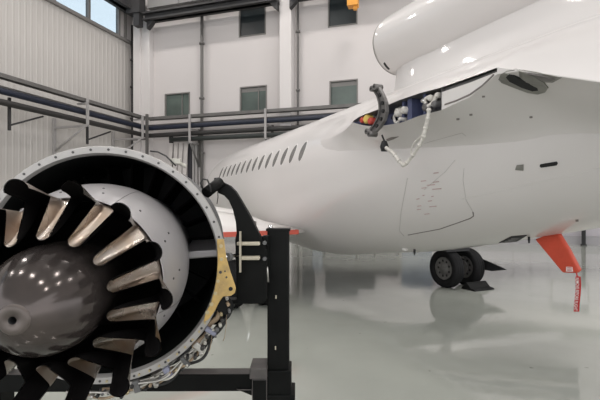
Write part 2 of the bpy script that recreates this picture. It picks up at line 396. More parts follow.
# bits at the foot of the back wall, seen past the engine
def post(x0, x1, y0, y1, m, name, label, cat, off=.15):
    a, b = uB(backpix(x0, 205, off)), uB(backpix(x1, 205, off)); zt = backpix((x0+x1)/2, y0, off).z
    o_ = MB(); o_.box(PB((a+b)/2, zt/2, off), tB*((b-a)/2), mB*.08, Z*(zt/2), m); return tag(o_.build(name), label, cat)
post(169.8, 172.6, 134, 160, M['blackgap'], 'door_post', 'black upright post before pale leaning strips at the back wall', 'post', .3)
post(188.5, 192, 144, 170, M['grey_box'], 'door_post', 'dark green-black upright beside pale posts at the back wall', 'post')
post(192.8, 194.8, 143, 170, M['drain_pale'], 'door_post', 'pale grey upright, first of two left of the tall vertical pipe', 'post')
post(195.6, 197.8, 143, 170, M['drain_pale'], 'door_post', 'pale grey upright touching the tall vertical pipe', 'post')
for k in range(4):
    b_ = MB(); a = backpix(166+k*5, 162, .5); b = backpix(171+k*5, 143, .5)
    b_.prism([vec(a.x,a.y,0)-tB*.12, vec(a.x,a.y,0)+tB*.12, b+tB*.14, b-tB*.14], mB*.05, M['drape'])
    tag(b_.build('leaning_panel'), 'long pale panel leaning at the back wall behind the engine ring', 'panel', 'pale panels leaning in a row')
# unseen boxes added at the foot of the back wall to tone the floor reflection
for (x0, x1, zt, m, lab) in ((303, 312, 3.6, 'grey_box', 'tall dark unseen box added to mirror in the floor beside the stand post'), (359, 374, 2.7, 'grey_box', 'square dark unseen box added to mirror between two others under the fuselage'), (313, 323, 1.7, 'blue_box', 'blue unseen box added at the back wall to mirror in the floor under the fuselage'), (326, 356, 3.1, 'grey_box', 'tall wide dark unseen box added to mirror in the floor under the fuselage'),
        (376, 398, 1.9, 'grey_box', 'low dark unseen box added to mirror in the floor left of the aircraft wheels'), (402, 432, 2.4, 'blue_box', 'wide blue unseen box added to mirror in the floor by the aircraft wheels')):
    a, b = uB(backpix(x0, 205, .6)), uB(backpix(x1, 205, .6)); o_ = MB()
    o_.box(PB((a+b)/2, zt/2, .4), tB*((b-a)/2), mB*.35, Z*(zt/2), M[m]); o_.box(PB((a+b)/2, zt/2, .77), tB*.015, mB*.02, Z*(zt/2-.08), M['drain_pale'])
    tag(o_.build('reflection_box', bevel=.02), lab, 'reflection_box')
o_ = MB(); u = uB(backpix(583, 205, .2)); o_.box(PB(u, 1.05, .3), tB*.07, mB*.07, Z*1.05, M['blackgap']); o_.box(PB(u, .03, .3), tB*.11, mB*.1, Z*.03, M['blackgap'])
tag(o_.build('bollard'), 'black upright post against the lilac lower wall past the red cover', 'post')

# ------------------------------------------------------------------ the aircraft
AZ = math.radians(24.8); AS = 1.1064
dA = vec(-math.sin(AZ), math.cos(AZ), 0); nA = vec(math.cos(AZ), math.sin(AZ), 0)
EYE = vec(0,0,H)
def AC(s, n, zr): return EYE+(dA*s+nA*n+Z*zr)*AS
def pixn(x, y, n):         # where the sight line through a pixel meets the lengthwise plane n -> (s, n, zr)
    xr = (x-300)/F; r = vec(xr, 1, (205-y)/F); k = n/(r.dot(nA)); return (r.dot(dA)*k, n, r.z*k)
GZ = -H/AS
PR = [(18.6,.0,-.2,.1),(18.2,.5,-.58,.5),(17.4,1.0,-.8,.88),(16.5,1.42,-.9,1.14),(15.6,1.70,-.94,1.31),(14.7,1.84,-.954,1.40),(13.0,1.894,-.954,1.424),(11.5,1.894,-.954,1.424),(10.2,1.894,-.98,1.424),
      (9,1.894,-1.05,1.424),(8,1.894,-1.05,1.424),(7.2,1.894,-.97,1.424),(6.2,1.894,-.84,1.40),(5.2,1.894,-.715,1.35),(4.2,1.894,-.535,1.28),(3.35,1.894,-.36,1.18),(2.6,1.89,-.19,1.10),(1.5,1.88,.1,.95),(0,1.84,.5,.75),(-1.5,1.75,.9,.5),(-3,1.6,1.25,.2)]
def prof(s):
    for i in range(len(PR)-1):
        if PR[i][0] >= s >= PR[i+1][0]: break
    p0, p1, p2, p3 = PR[max(i-1,0)], PR[i], PR[i+1], PR[min(i+2,len(PR)-1)]
    t = (s-p1[0])/(p2[0]-p1[0]); out = []
    for k in (1,2,3):
        d1 = (p2[k]-p0[k])/((p2[0]-p0[0]) or 1)*(p2[0]-p1[0]); d2 = (p3[k]-p1[k])/((p3[0]-p1[0]) or 1)*(p2[0]-p1[0])
        out.append((2*t**3-3*t*t+1)*p1[k]+(t**3-2*t*t+t)*d1+(-2*t**3+3*t*t)*p2[k]+(t**3-t*t)*d2)
    return out
CN = 4.7
def fus_left(s, zr):
    tp, bt, hw = prof(s); zc, hh = (tp+bt)/2, (tp-bt)/2
    return CN-hw*math.sqrt(max(0, 1-((zr-zc)/hh)**2))
craft = thing('jet_aircraft', 'white business jet parked in the hangar with its side engine removed', 'aircraft', AC(7.3, CN, GZ))
mb = MB(); rows = []; NS = 96
for i in range(NS+1):
    s = 18.6-21.6*i/NS; tp, bt, hw = prof(s); zc, hh = (tp+bt)/2, (tp-bt)/2
    rows.append([AC(s, CN-hw*math.cos(a), zc+hh*math.sin(a)) for a in [2*PI*k/72 for k in range(72)]])
mb.grid(rows, M['paint'], True, True, True, True)
fus = mb.build('fuselage', craft)

# side engine stub pylon, its outer face open where the engine was taken off
NP = 3.0
top = [(353,121.2),(358,117.5),(365,114.2),(377,109.8),(400,99.8),(420,93),(441,87.5),(470,77.4),(497,67.6)]
bot = [(353,122.4),(358,124),(365,125.6),(377,126.6),(400,123),(420,115.6),(441,110.2),(470,97),(497,74)]
st = []
for a, b in zip(top, bot):
    t_ = pixn(*a, NP); b__ = pixn(*b, NP); st.append((t_[0], t_[2], b__[2]))
for (x, y) in ((520,70.8),(548,74.6),(575,78.4),(600,82)):
    e = pixn(x, y, NP); st.append((e[0], e[2]+.004, e[2]-.004))
s5 = st[-1][0]; st += [(s5-.5, st[-1][1]-.12, st[-1][2]-.12), (s5-1.2, st[-1][1]-.3, st[-1][2]-.3)]
def lowline(s, zt, zb_):
    zr_ = max(.28, min(.72, .30+.085*s)) if s > 2.0 else .47
    e = Vector((NP, zb_)); r_ = Vector((fus_left(s, zr_)+.02, zr_)); out = []
    c = Vector((r_.x-.06, zr_+.42*(zb_-zr_)))
    for k in range(1, 9):
        t = k/8; out.append(e*(1-t)**2+c*2*t*(1-t)+r_*t*t)
    return out
def topline(s, zt):
    e = Vector((NP, zt)); tp, bt, hw = prof(s); zc, hh = (tp+bt)/2, (tp-bt)/2
    r_ = Vector((fus_left(s, zc+hh*.86)+.02, zc+hh*.86)); c = Vector((NP+.35, zt+.42*(r_.y-zt))); out = []
    for k in range(0, 8):
        t = k/8; out.append(r_*(1-t)**2+c*2*t*(1-t)+e*t*t)
    return out
mb = MB(); rows = []
for (ds, f) in ((1.9, 0.0), (1.3, .12), (.8, .36), (.35, .70)):       # nose of the pylon fairing
    s = st[0][0]+ds; z = st[0][1]; up = topline(st[0][0], st[0][1])+[Vector((NP, st[0][1]))]; lo = [Vector((NP, st[0][2]))]+lowline(*st[0])
    L_ = []
    for q in up+lo:
        nf = fus_left(s, q.y)+.015; L_.append(AC(s, nf+(min(q.x, nf)-nf)*f, q.y))
    rows.append(L_)
for (s, zt, zb_) in st:
    rows.append([AC(s, q.x, q.y) for q in topline(s, zt)+[Vector((NP, zt)), Vector((NP, zb_))]+lowline(s, zt, zb_)])
nr = 4; n_ = len(rows[0]); it, ib = 8, 9
BAY = (nr, nr+8)        # stations with the opening
for i in range(len(rows)-1):
    for j in range(n_-1):
        if j == it and BAY[0] <= i < BAY[1]: continue
        mb.add([rows[i][j], rows[i][j+1], rows[i+1][j+1], rows[i+1][j]], [(0,1,2,3)], M['paint'], True)
mb.add(rows[-1], [tuple(range(n_))], M['paint'])
pyl = mb.build('engine_pylon', craft)
for e in pyl.data.edges: pass
pyl.data.set_sharp_from_angle(angle=math.radians(38))
# recess
DEEP = .26
mb = MB(); T = [AC(s, NP, zt) for s, zt, zb_ in st[:9]]; B = [AC(s, NP, zb_) for s, zt, zb_ in st[:9]]
Ti = [AC(s, NP+DEEP*min(1, .15+i*.3), zt-.01) for i, (s, zt, zb_) in enumerate(st[:9])]; Bi = [AC(s, NP+DEEP*min(1, .15+i*.3), zb_+.01) for i, (s, zt, zb_) in enumerate(st[:9])]
for i in range(6):
    mm = M['bay_blue']
    mb.add([T[i],T[i+1],Ti[i+1],Ti[i]], [(0,1,2,3)], M['bay_grey']); mb.add([B[i],B[i+1],Bi[i+1],Bi[i]], [(0,1,2,3)], mm); mb.add([Ti[i],Ti[i+1],Bi[i+1],Bi[i]], [(0,1,2,3)], mm)
mb.add([T[6],B[6],Bi[6],Ti[6]], [(0,1,2,3)], M['bay_grey'])
bay = mb.build('engine_bay', craft); bay['label'] = 'open engine bay with dark blue lining'
# aft closing cover with its dark top gap
mb = MB()
for i in (6, 7):
    f = .2 if i == 6 else .24; g = .24 if i == 6 else .6
    a0, a1, b0, b1 = AC(st[i][0],NP+.05,st[i][1]-.0), AC(st[i+1][0],NP+.05,st[i+1][1]), AC(st[i][0],NP+.05,st[i][2]), AC(st[i+1][0],NP+.05,st[i+1][2])
    mb.add([a0, a1, a1+(b1-a1)*g, a0+(b0-a0)*f], [(0,1,2,3)], M['bay_grey'])
    c0, c1 = a0+(b0-a0)*f-nA*.045, a1+(b1-a1)*g-nA*.045
    mb.add([c0, c1, b1-nA*.045, b0-nA*.045], [(0,1,2,3)], M['paint_cover']); mb.add([c0, c1, c1+nA*.045, c0+nA*.045], [(0,1,2,3)], M['seam'])
cov = mb.build('closing_cover', craft)
def acp(x, y, n): return AC(*pixn(x, y, n))
def strip(pts, w, n0, th, m, name, parent, taper=None):
    pass
# ribs, fittings and clutter of the open bay
mb = MB()
for (x, w) in ((410,1.6),(417,4.5),(432,2)):
    a = pixn(x, 0, NP+.16); zt = [q for q in st if q[0] >= a[0]][-1]
    i = st.index(zt); q2 = st[i+1]; f = (zt[0]-a[0])/(zt[0]-q2[0]); za = zt[1]+(q2[1]-zt[1])*f; zz = zt[2]+(q2[2]-zt[2])*f
    mb.box(AC(a[0], NP+.15, (za+zz)/2), dA*(w*.009), nA*.1, Z*((za-zz)/2*AS*.96), M['bay_blue'])
mb.build('bay_rib', craft)
for (x, y, r, L, m, nm) in ((362,120,.05,.05,'cap_red','blanking_cap'),(366,119,.07,.10,'cap_yellow','blanking_cap'),(370,121,.055,.09,'cap_red','blanking_cap'),(397,112.5,.09,.12,'hose_white','pipe_fitting'),(403,110,.075,.14,'hose_white','pipe_fitting'),(400,119,.04,.12,'hose_white','pipe_fitting'),
        (425,107,.08,.12,'yoke','pipe_fitting'),(430,98,.06,.16,'hose_white','pipe_fitting'),(434,104,.07,.15,'bay_grey','pipe_fitting'),(437,95,.05,.17,'hose_white','pipe_fitting'),(423,101,.05,.12,'chrome','pipe_fitting')):
    c = pixn(x, y, NP+.02); o_ = MB(); p0 = AC(c[0], NP+.2, c[2]); p1 = AC(c[0], NP+.02, c[2])
    q_ = .85 if m.startswith('cap') else .55
    o_.tube([p0, p1, p1-nA*.02], [r*AS*q_, r*AS*q_, r*AS*.6*q_], M[m], 12); o_.tube([p0, p0+(p1-p0)*.6], r*1.35*AS*q_, M['bay_grey'], 6)
    o_.build(nm, craft)
_r = random.Random(11)
for k in range(16):
    x = _r.choice([_r.uniform(389,408), _r.uniform(418,440), _r.uniform(424,439)]); i_ = [j for j in range(8) if top[j][0] <= x <= top[j+1][0]][0]; f = (x-top[i_][0])/(top[i_+1][0]-top[i_][0])
    yt = top[i_][1]+(top[i_+1][1]-top[i_][1])*f; yb = bot[i_][1]+(bot[i_+1][1]-bot[i_][1])*f; c = pixn(x, yt+(yb-yt)*_r.uniform(.25,.85), NP+.1)
    o_ = MB(); p = AC(*c); q = p+nA*.12+Z*_r.uniform(-.05,.05)+dA*_r.uniform(-.08,.08); o_.tube([p, p.lerp(q,.5)+Z*.01, q], [.02,.028,.018], M[_r.choice(['bay_grey','chrome','hose_white','yoke','blackgap','brass'])], 8); o_.build('pipe_fitting', craft)
def hose(pix, n, r, m, name, parent, wig=0):
    pts = []
    P_ = [acp(x, y, n_) for (x, y), n_ in zip(pix, n if isinstance(n, (list, tuple)) else [n]*len(pix))]
    for i in range(len(P_)-1):
        p0, p1, p2, p3 = P_[max(i-1,0)], P_[i], P_[i+1], P_[min(i+2,len(P_)-1)]
        for k in range(6):
            t = k/6; pts.append(.5*((2*p1)+(p2-p0)*t+(2*p0-5*p1+4*p2-p3)*t*t+(3*p1-p0-3*p2+p3)*t**3))
    pts.append(P_[-1]); o_ = MB()
    o_.tube(pts, r, M[m], 8)
    if wig:
        for i in range(2, len(pts)-1, wig):
            d = (pts[i+1]-pts[i-1]).normalized(); o_.tube([pts[i]-d*.012, pts[i]+d*.012], r*1.28, M[m], 8)
    return o_.build(name, parent)
hose([(437,94),(434,101),(428,106),(425,100),(431,96)], NP+.03, .022, 'hose_white', 'wiring_loom', craft)
hose([(398,112),(394,117),(396,123),(399,121)], NP+.03, .018, 'hose_white', 'wiring_loom', craft)
h = hose([(429,108),(428,117),(425.5,128),(423,138),(417,149),(409,160),(404,165),(399,161),(394,154),(389,150),(385,147)], NP-.06, .021, 'hose_white', 'hanging_hose', craft, wig=5)
h['label'] = 'white hose dangling from the open bay'
hose([(425,128),(421,136),(414,143),(411,152),(412,158)], NP-.03, .008, 'hose_white', 'loose_wire', craft)
o_ = MB(); p = acp(384.3,146.5,NP-.06); o_.tube([p+Z*.07-dA*.0, p+Z*.0, p-Z*.06], [.03,.055,.04], M['blackgap'], 10); o_.tube([p+Z*.07, p+Z*.15+dA*.05], .012, M['blackgap'], 6); o_.build('hose_plug', h)
# curved engine mount yoke standing proud of the bay
arc = [(376.5,88.5),(380.5,95),(383.2,103),(383.6,111),(381.5,119),(377.5,126),(371.5,132.5)]
wid = [2.6,2.6,3.1,3.3,3.2,2.8,2.5]
L1, R1 = [], []
for i, (p, w) in enumerate(zip(arc, wid)):
    q0, q1 = arc[max(i-1,0)], arc[min(i+1,len(arc)-1)]; d = Vector((q1[0]-q0[0], q1[1]-q0[1])).normalized(); nn = Vector((-d.y, d.x))
    L1.append(acp(p[0]+nn.x*w, p[1]+nn.y*w, NP-.08)); R1.append(acp(p[0]-nn.x*w, p[1]-nn.y*w, NP-.08))
mb = MB()
for i in range(len(arc)-1):
    a = [L1[i], L1[i+1], R1[i+1], R1[i]]; mb.prism(a, nA*.035, M['yoke'])
    for S in (L1, R1):
        c = (S[i]+S[i+1])/2; d = (S[i+1]-S[i]); mb.box(c-nA*.0, d*.52, nA*.022, d.cross(nA).normalized()*.012, M['yoke'])
yk = mb.build('engine_mount_yoke', craft); yk['label'] = 'curved grey engine mount yoke'
for e, dd in ((0,-1),(6,1)):
    for sg in (-1, 1):
        o_ = MB(); c = L1[e] if sg < 0 else R1[e]; c = c+(R1[e]-L1[e])*(.15 if sg<0 else -.15)+(L1[e]-L1[1 if e == 0 else 5])*.06
        o_.tube([c-nA*.06, c+nA*.06], .038, M['yoke'], 10); o_.tube([c-nA*.065, c-nA*.06], .016, M['blackgap'], 8); o_.build('yoke_lug', yk)
for i in range(1, 6):
    o_ = MB(); c = (L1[i]+R1[i])/2; o_.tube([c-nA*.02, c+nA*.0], .025, M['blackgap'], 8); o_.build('yoke_hole', yk)

# upper centre engine: intake barrel, lip, and the fairing that carries it
mb = MB(); ZN = 2.757; prf = [(6.13,.478),(6.15,.492),(6.10,.505),(5.95,.517),(5.7,.533),(5.3,.555),(4.8,.573),(4.2,.583),(3.4,.588),(2.4,.585),(0.8,.56),(-1.2,.45),(-2.6,.3)]
inn = [(6.13,.478),(6.05,.455),(5.6,.44),(4.9,.44)]
zn = lambda s: ZN-.125*min(1, max(0, (6.1-s)/1.3))
ring = lambda s, r, n=64: [AC(s, CN+r*math.sin(2*PI*k/n), zn(s)+r*math.cos(2*PI*k/n)) for k in range(n)]
mb.grid([ring(*p) for p in prf], M['paint'], True, True, False, True); mb.grid([ring(*p) for p in inn], M['bay_grey'], True, True, False, True)
nac = mb.build('intake_barrel', craft)
mb = MB(); mb.tube([AC(6.155, CN+.487*math.sin(2*PI*k/64), ZN+.487*math.cos(2*PI*k/64)) for k in range(65)], .011, M['inlet_plate'], 6); mb.build('intake_lip', nac)
mb = MB(); rows = []
for s, f in ((6.02,.0),(5.85,.35),(5.6,.6),(5.2,.8),(4.6,.95),(3.8,1),(2.8,1),(1.5,1),(0,.9),(-1.4,.7)):
    w0, w1 = .12+.25*f, .18+.42*f; zt = ZN-.2-.22*(1-f); tp, bt, hw = prof(s); zc, hh = (tp+bt)/2, (tp-bt)/2
    L_ = []
    for k in range(13):
        t = k/12; w = w0*(1-t)**1.0+w1*t*t+.0; w = w0+(w1-w0)*t**2.2; z = zt+(zc+hh*math.sqrt(max(0,1-(w1/hw)**2))-.05-zt)*t; L_.append((w, z))
    rows.append([AC(s, CN-w, z) for w, z in L_]+[AC(s, CN+w, z) for w, z in L_[::-1]])
mb.grid(rows, M['paint'], True, True, True, True); mb.build('intake_fairing', craft)

deps = bpy.context.evaluated_depsgraph_get()
def bvh_of(objs):
    V, P_ = [], []
    for o in objs:
        off = len(V); root = o
        while root.parent: root = root.parent
        V += [v.co+Vector(root.location) for v in o.data.vertices]; P_ += [[i+off for i in p.vertices] for p in o.data.polygons]
    return BVHTree.FromPolygons(V, P_)
SKIN = bvh_of([fus, pyl, nac, cov])
def hit(x, y):
    d = vec((x-300)/F, 1, (205-y)/F).normalized(); r = SKIN.ray_cast(EYE, d)
    if r[0] is None: return None, None
    n = r[1] if r[1].dot(d) < 0 else -r[1]; return r[0], n
def skinline(pix, r, m, name='panel_seam', lift=.0):
    pts = []
    for (a, b) in zip(pix, pix[1:]):
        k_ = max(2, int(math.hypot(b[0]-a[0], b[1]-a[1])/4))
        for k in range(k_):
            p, n = hit(a[0]+(b[0]-a[0])*k/k_, a[1]+(b[1]-a[1])*k/k_)
            if p is not None: pts.append(p+n*lift)
    p, n = hit(*pix[-1]); pts.append(p+n*lift)
    o_ = MB(); o_.tube(pts, r, M[m], 6); return o_.build(name, craft)
def patch(poly, m, name, parent=craft, th=.012, sub=4):
    pts = []; N = vec(0,0,0)
    for (a, b) in zip(poly, poly[1:]+poly[:1]):
        for k in range(sub):
            p, n = hit(a[0]+(b[0]-a[0])*k/sub, a[1]+(b[1]-a[1])*k/sub)
            if p is not None: pts.append(p); N += n
    N.normalize(); o_ = MB(); c = sum(pts, vec(0,0,0))/len(pts)
    cp, cn = hit(sum(q[0] for q in poly)/len(poly), sum(q[1] for q in poly)/len(poly))
    n_ = len(pts); V = [p+N*th for p in pts]+[p-N*th for p in pts]+[cp+N*th]
    o_.add(V, [(i,(i+1)%n_,2*n_) for i in range(n_)]+[(i,(i+1)%n_,(i+1)%n_+n_,i+n_) for i in range(n_)], M[m]); return o_.build(name, parent)
# cabin windows
for i in range(14):
    s0 = 7.2+ (13.07-7.2)*i/13; zc0 = .985
    fr = MB(); pn = MB()
    def wpt(a, k, lift):
        s = s0+.105*k*math.cos(a); zr_ = zc0+.182*k*math.sin(a); return AC(s, fus_left(s, zr_)-lift, zr_)
    N_ = 24; A0 = [2*PI*k/N_ for k in range(N_)]
    sq = lambda a: a
    fr.grid([[wpt(a,1.16,-.004) for a in A0],[wpt(a,1.10,.006) for a in A0],[wpt(a,1.0,.006) for a in A0],[wpt(a,.97,-.004) for a in A0]], M['acwin_frame'], True, True)
    w = fr.build('cabin_window', craft)
    pn.grid([[wpt(a, q, .0045) for a in A0] for q in (1.02,.75,.5,.25,.02)], M['acwin'], True, True); pn.build('pane', w)
# hatch outline and skin details
skinline([(407.5,178),(401,212),(399.5,231),(404,236)], .0045, 'seam_soft'); skinline([(408,235),(440,229),(470,218.5),(473.5,216),(473,212)], .008, 'seam'); skinline([(473,212),(466,200),(463,180),(464,168)], .0035, 'seam_soft')
skinline([(441,106),(458,100),(470,94.5),(482,86),(494,74.5)], .010, 'seam'); skinline([(424,143.5),(440,139),(462,133),(466,136)], .004, 'seam_soft')
skinline([(424,190),(445,172),(455,160)], .003, 'seam_soft'); skinline([(462,199),(520,186),(570,176),(599,168)], .003, 'acwin_frame')
patch([(476,171),(484,169.5),(484.5,163.5),(476.5,165)][::-1] if False else [(515.5,169.6),(523.5,170.4),(523.6,164.3),(517,165)], 'inlet_plate', 'static_plate')
patch([(540.5,164.2),(556.5,161.4),(558,163),(557,165),(541.5,167.3),(540,166)], 'blackgap', 'drain_slot')
o_ = patch([(498.8,79),(501,74),(507,70.6),(516,69.4),(530,74),(544,82),(548.5,87.5),(545.5,92),(538,94),(528,92.5),(512,86.5),(502,82.5)], 'inlet_plate', 'oval_inlet', th=.008)
patch([(506.5,76.2),(509,74.3),(514,75),(528,81),(538,87),(538.5,89.4),(533,90.2),(522,86.5),(510,80.5)], 'blackgap', 'inlet_slot', o_, th=.014)
patch([(519,69.6),(541,73),(562.5,77.4),(553,82.5),(545,82)], 'inlet_plate', 'flush_inlet', th=.007)
patch([(528,72.8),(543,75),(556,78),(551,80.2),(544,80)], 'yoke', 'flush_inlet', th=.012)
patch([(384.5,62),(388,66.8),(390,69),(388.5,69.6),(385.5,66.5),(383.5,63.4)], 'blackgap', 'drain_slot', th=.008)
for (x, y) in ((483.5,96.3),(471,114.5),(458,119),(577,220.4),(531,117)): patch([(x-1.5,y-.8),(x+1.5,y-1),(x+1.6,y+.7),(x-1.4,y+.9)], 'seam', 'drain_hole', th=.006, sub=1)
patch([(386,139.5),(391,137.2),(399,136.4),(393.5,139.2),(388,141)], 'seam', 'drain_slot', th=.006)  # dark sliver, the shadow at the slot put into its colour
for (x, y, w) in ((418,199,3),(419.5,206,4),(423.5,195.5,2),(432.5,196.5,2),(436,182,6),(431,185,8),(437,189,9),(424,188,5),(423.5,181,5),(433,206.5,7),(427,214,5),(436,173,5),(419,209.5,4),(430,201,4)):
    skinline([(x-w/2,y+.25),(x+w/2,y-.35)], .0055, 'stencil', 'stencil_mark')
for (x0, y0, x1, y1) in ((408,72,416,66),(412,68,420,61),(417,66,421,60)): skinline([(x0,y0),(x1,y1)], .0035, 'stencil', 'stencil_mark')
o_ = patch([(499,242.5),(511,236.3),(527,234.8),(517,241)], 'blackgap', 'belly_vent', th=.01)
for k in range(3):
    f = .25+k*.25; patch([(499+12*f-1+4,242.5-6*f),(499+12*f+3,242.5-6*f-.6),(517+9*f-3,241-5*f-.4),(517+9*f-6,241-5*f+.2)], 'bay_grey', 'vent_louvre', o_, th=.018, sub=2)
# wings with drooped flaps and red edge protectors
def nn(n, sd): return n if sd < 0 else 2*CN-n
for sd in (-1, 1):
    mb = MB(); rows = []
    secs = [(4.2,7.42,-.0,3.1),(3.4,7.36,.0,3.0),(1.9,7.2,.0,2.7),(-1.5,7.0,.12,2.1),(-6,6.3,.45,1.2),(-6.6,5.9,.5,.5)]
    for (n, te, dz, ch) in [(4.2,7.42,-.0,3.1),(3.4,7.36,.0,3.0),(2.9,7.3,0,2.9),(2.5,7.26,0,2.85)]+secs[2:]:
        dp = max(0, min(.42, (n-2.25)*.36))
        P_ = [(.62,-.09),(.9,-.05),(1.4,.0),(ch*.75,-.01),(ch*.95,-.12),(ch,-.2),(ch*.95,-.26),(ch*.6,-.30),(.9,-.24),(.62,-.15)]
        k = min(1, ch/2.4)
        rows.append([AC(te+x*(1 if ch > 1.5 else .5), nn(n, sd), dz+z*k-dp) for x, z in P_])
    mb.grid(rows, M['flap'], True, True, True, True); wg = mb.build('wing', craft)
    mb = MB(); rows = []
    for (n, te, dz) in ((3.52,7.365,0),(2.7,7.28,0),(1.9,7.2,0),(-1.2,7.02,.11)):
        dp = max(0, min(.42, (n-2.25)*.36))
        rows.append([AC(te+x, nn(n, sd), dz+max(-.52, z-dp*(x/.64)) - (.0 if z > -.5 else .0)) for x, z in ((.64,-.085),(.45,-.16),(.2,-.33),(.03,-.485),(.03,-.515),(.25,-.4),(.55,-.2))])
    mb.grid(rows, M['flap'], True, True, True, True); fl = mb.build('flap', wg)
    if sd > 0: continue
    mb = MB()
    a = [AC(te-.02, nn(n, sd), dz-.50) for (n, te, dz) in ((3.34,7.345,0),(1.9,7.2,0),(-1.2,7.02,.11))]
    for p, q in zip(a, a[1:]):
        d = (q-p)/2; mb.box((p+q)/2, d, dA*.05, Z*.045, M['red_edge'])
    ep = mb.build('edge_protector', wg); ep['label'] = 'red protector along the flap edge'
# main landing gear
def wheel(n, s, face, parent):
    R = .4085; W = .135
    pr = [(-W*.55,.24),(-W*.8,.27),(-W,.33),(-W*.92,.385),(-W*.6,.404),(-W*.2,R),(W*.2,R),(W*.6,.404),(W*.92,.385),(W,.33),(W*.8,.27),(W*.55,.24)]
    t_ = MB(); t_.grid([[AC(s+r*math.cos(2*PI*k/48), n+x, GZ+R+r*math.sin(2*PI*k/48)) for k in range(48)] for x, r in pr], M['tire'], True)
    for q in (-.06, 0, .06): t_.tube([AC(s+(R+.001)*math.cos(2*PI*k/48), n+q, GZ+R+(R+.001)*math.sin(2*PI*k/48)) for k in range(49)], .006, M['rubber'], 5)
    wo = t_.build('wheel', parent)
    h_ = MB(); hp = [(-W*.6,.245),(-W*.75,.235),(-W*.55,.2),(-W*.5,.12),(-W*.8,.08),(-W*.85,.0)]
    for sg in (1, -1): h_.grid([[AC(s+r*math.cos(2*PI*k/32), n+x*sg, GZ+R+r*math.sin(2*PI*k/32)) for k in range(32)] for x, r in hp], M['hub'], True)
    for k in range(9):
        a = 2*PI*k/9
        for sg in (1, -1): h_.tube([AC(s+.165*math.cos(a), n-sg*W*.56, GZ+R+.165*math.sin(a)), AC(s+.165*math.cos(a), n-sg*W*.50, GZ+R+.165*math.sin(a))], .03, M['blackgap'], 8)
    h_.build('wheel_hub', parent)
for sd, (n1, n2, s) in ((1,(6.79,7.38,7.16)), (-1,(2.67,2.08,7.3))):
    nc = (n1+n2)/2; st_ = MB(); R = .4085
    st_.tube([AC(s, n1, GZ+R), AC(s, n2, GZ+R)], .07, M['yoke'], 10)
    st_.tube([AC(s, nc, GZ+R-.1), AC(s+.1, nc, GZ+.85)], .085, M['chrome'], 12); st_.tube([AC(s+.09, nc, GZ+.75), AC(s+.25, nc-sd*.12, -.3)], .12, M['yoke'], 12)
    st_.tube([AC(s+.1, nc, GZ+.75), AC(s+.8, nc-sd*.3, -.55)], .05, M['yoke'], 8)
    st_.box(AC(s+.05, nc-sd*.18, -.91), dA*.3, nA*.36, Z*.085, M['blackgap'])
    g = st_.build('landing_gear', craft)
    wheel(n1, s, -1, g); wheel(n2, s, -1, g)
    for q in (n1, n2):
        b_ = MB(); b_.tube([AC(s, q-.13*(1 if q == min(n1,n2) else -1)*-1, GZ+R), AC(s, (q+nc)/2, GZ+R)], .17, M['yoke'], 16); b_.build('brake', g)
    dr = MB(); dn = nc+sd*.45
    dr.prism([AC(s-.02, dn, -1.12), AC(s-.5, dn, -1.22), AC(s-.86, dn+sd*.05, -1.33), AC(s-.5, dn+sd*.05, -1.41), AC(s+.4, dn+sd*.03, -1.40), AC(s+.4, dn, -1.1)], nA*.03*sd, M['gear_grey'])
    dr.tube([AC(s, dn, -1.25), AC(s+.05, nc, -1.1)], .03, M['yoke'], 6)
    dr.build('gear_door', g)
# small belly fittings
def belly(x, y, drop, r, m, nm):
    p, n = hit(x, y)
    if p is None: return
    o_ = MB(); o_.tube([p+Z*.02, p-Z*drop*.6, p-Z*drop], [r, r*.9, r*.5], M[m], 8); o_.build(nm, craft)
belly(414.5, 249.5, .09, .02, 'blackgap', 'drain_mast'); belly(486, 245.5, .1, .05, 'paint_cover', 'drain_mast'); belly(405, 249, .03, .06, 'paint_cover', 'belly_light'); belly(529, 237, .08, .016, 'blackgap', 'drain_mast')

# red cover over the swept belly blade, with its streamer
bl = [(534.5,239.3),(546,235),(557,232),(568,250),(578.5,270.5),(575.5,273.2),(562,272.6)]
cvr = thing('blade_cover', 'red cover pulled over the swept blade under the aircraft tail', 'cover', acp(569,273,CN)-Z*.0)
mb = MB(); mb.prism([acp(x, y, CN-.035) for x, y in bl], nA*.07*AS, M['red_cover']); cb = mb.build('cover_body', cvr, bevel=.018)
mb = MB(); mb.prism([acp(x, y, CN-.05) for x, y in ((566,271.5),(572.5,271.8),(571.8,267),(566.2,266.8))], nA*.012, M['white_ink'])
for k in range(3): mb.prism([acp(x, y, CN-.056) for x, y in ((567,270.7-k*1.4),(571.5,270.9-k*1.4),(571.5,270.4-k*1.4),(567,270.2-k*1.4))], nA*.004, M['red_tag'])
mb.build('white_label', cvr)
mb = MB(); mb.tube([acp(576,271.5,CN), acp(577.5,277,CN)], .008, M['red_tag'], 6); mb.build('cord', cvr)
n0 = CN-.01; tl, tr, br_, bl_ = acp(575.2,276.5,n0), acp(580.4,276.5,n0), acp(579.6,311.5,n0), acp(574.4,311.5,n0)
mb = MB(); rowsA = []
for i in range(9):
    t = i/8; wv = nA*(.012*math.sin(t*5)); rowsA.append([tl.lerp(bl_, t)+wv, tr.lerp(br_, t)+wv])
mb.grid(rowsA, M['red_tag'], True, False); mb.grid([[p+nA*.006 for p in r_] for r_ in rowsA], M['red_tag'], True, False)
stm = mb.build('streamer', cvr); stm['label'] = 'red streamer reading REMOVE BEFORE FLIGHT'
cu = bpy.data.curves.new('lettering', 'FONT'); cu.body = 'REMOVE BEFORE FLIGHT'; cu.size = 1; cu.align_x = 'CENTER'; cu.align_y = 'CENTER'; cu.offset = .012
tmp = bpy.data.objects.new('tmp', cu); COL.objects.link(tmp); bpy.context.view_layer.update()
tm = bpy.data.meshes.new_from_object(tmp.evaluated_get(bpy.context.evaluated_depsgraph_get()))
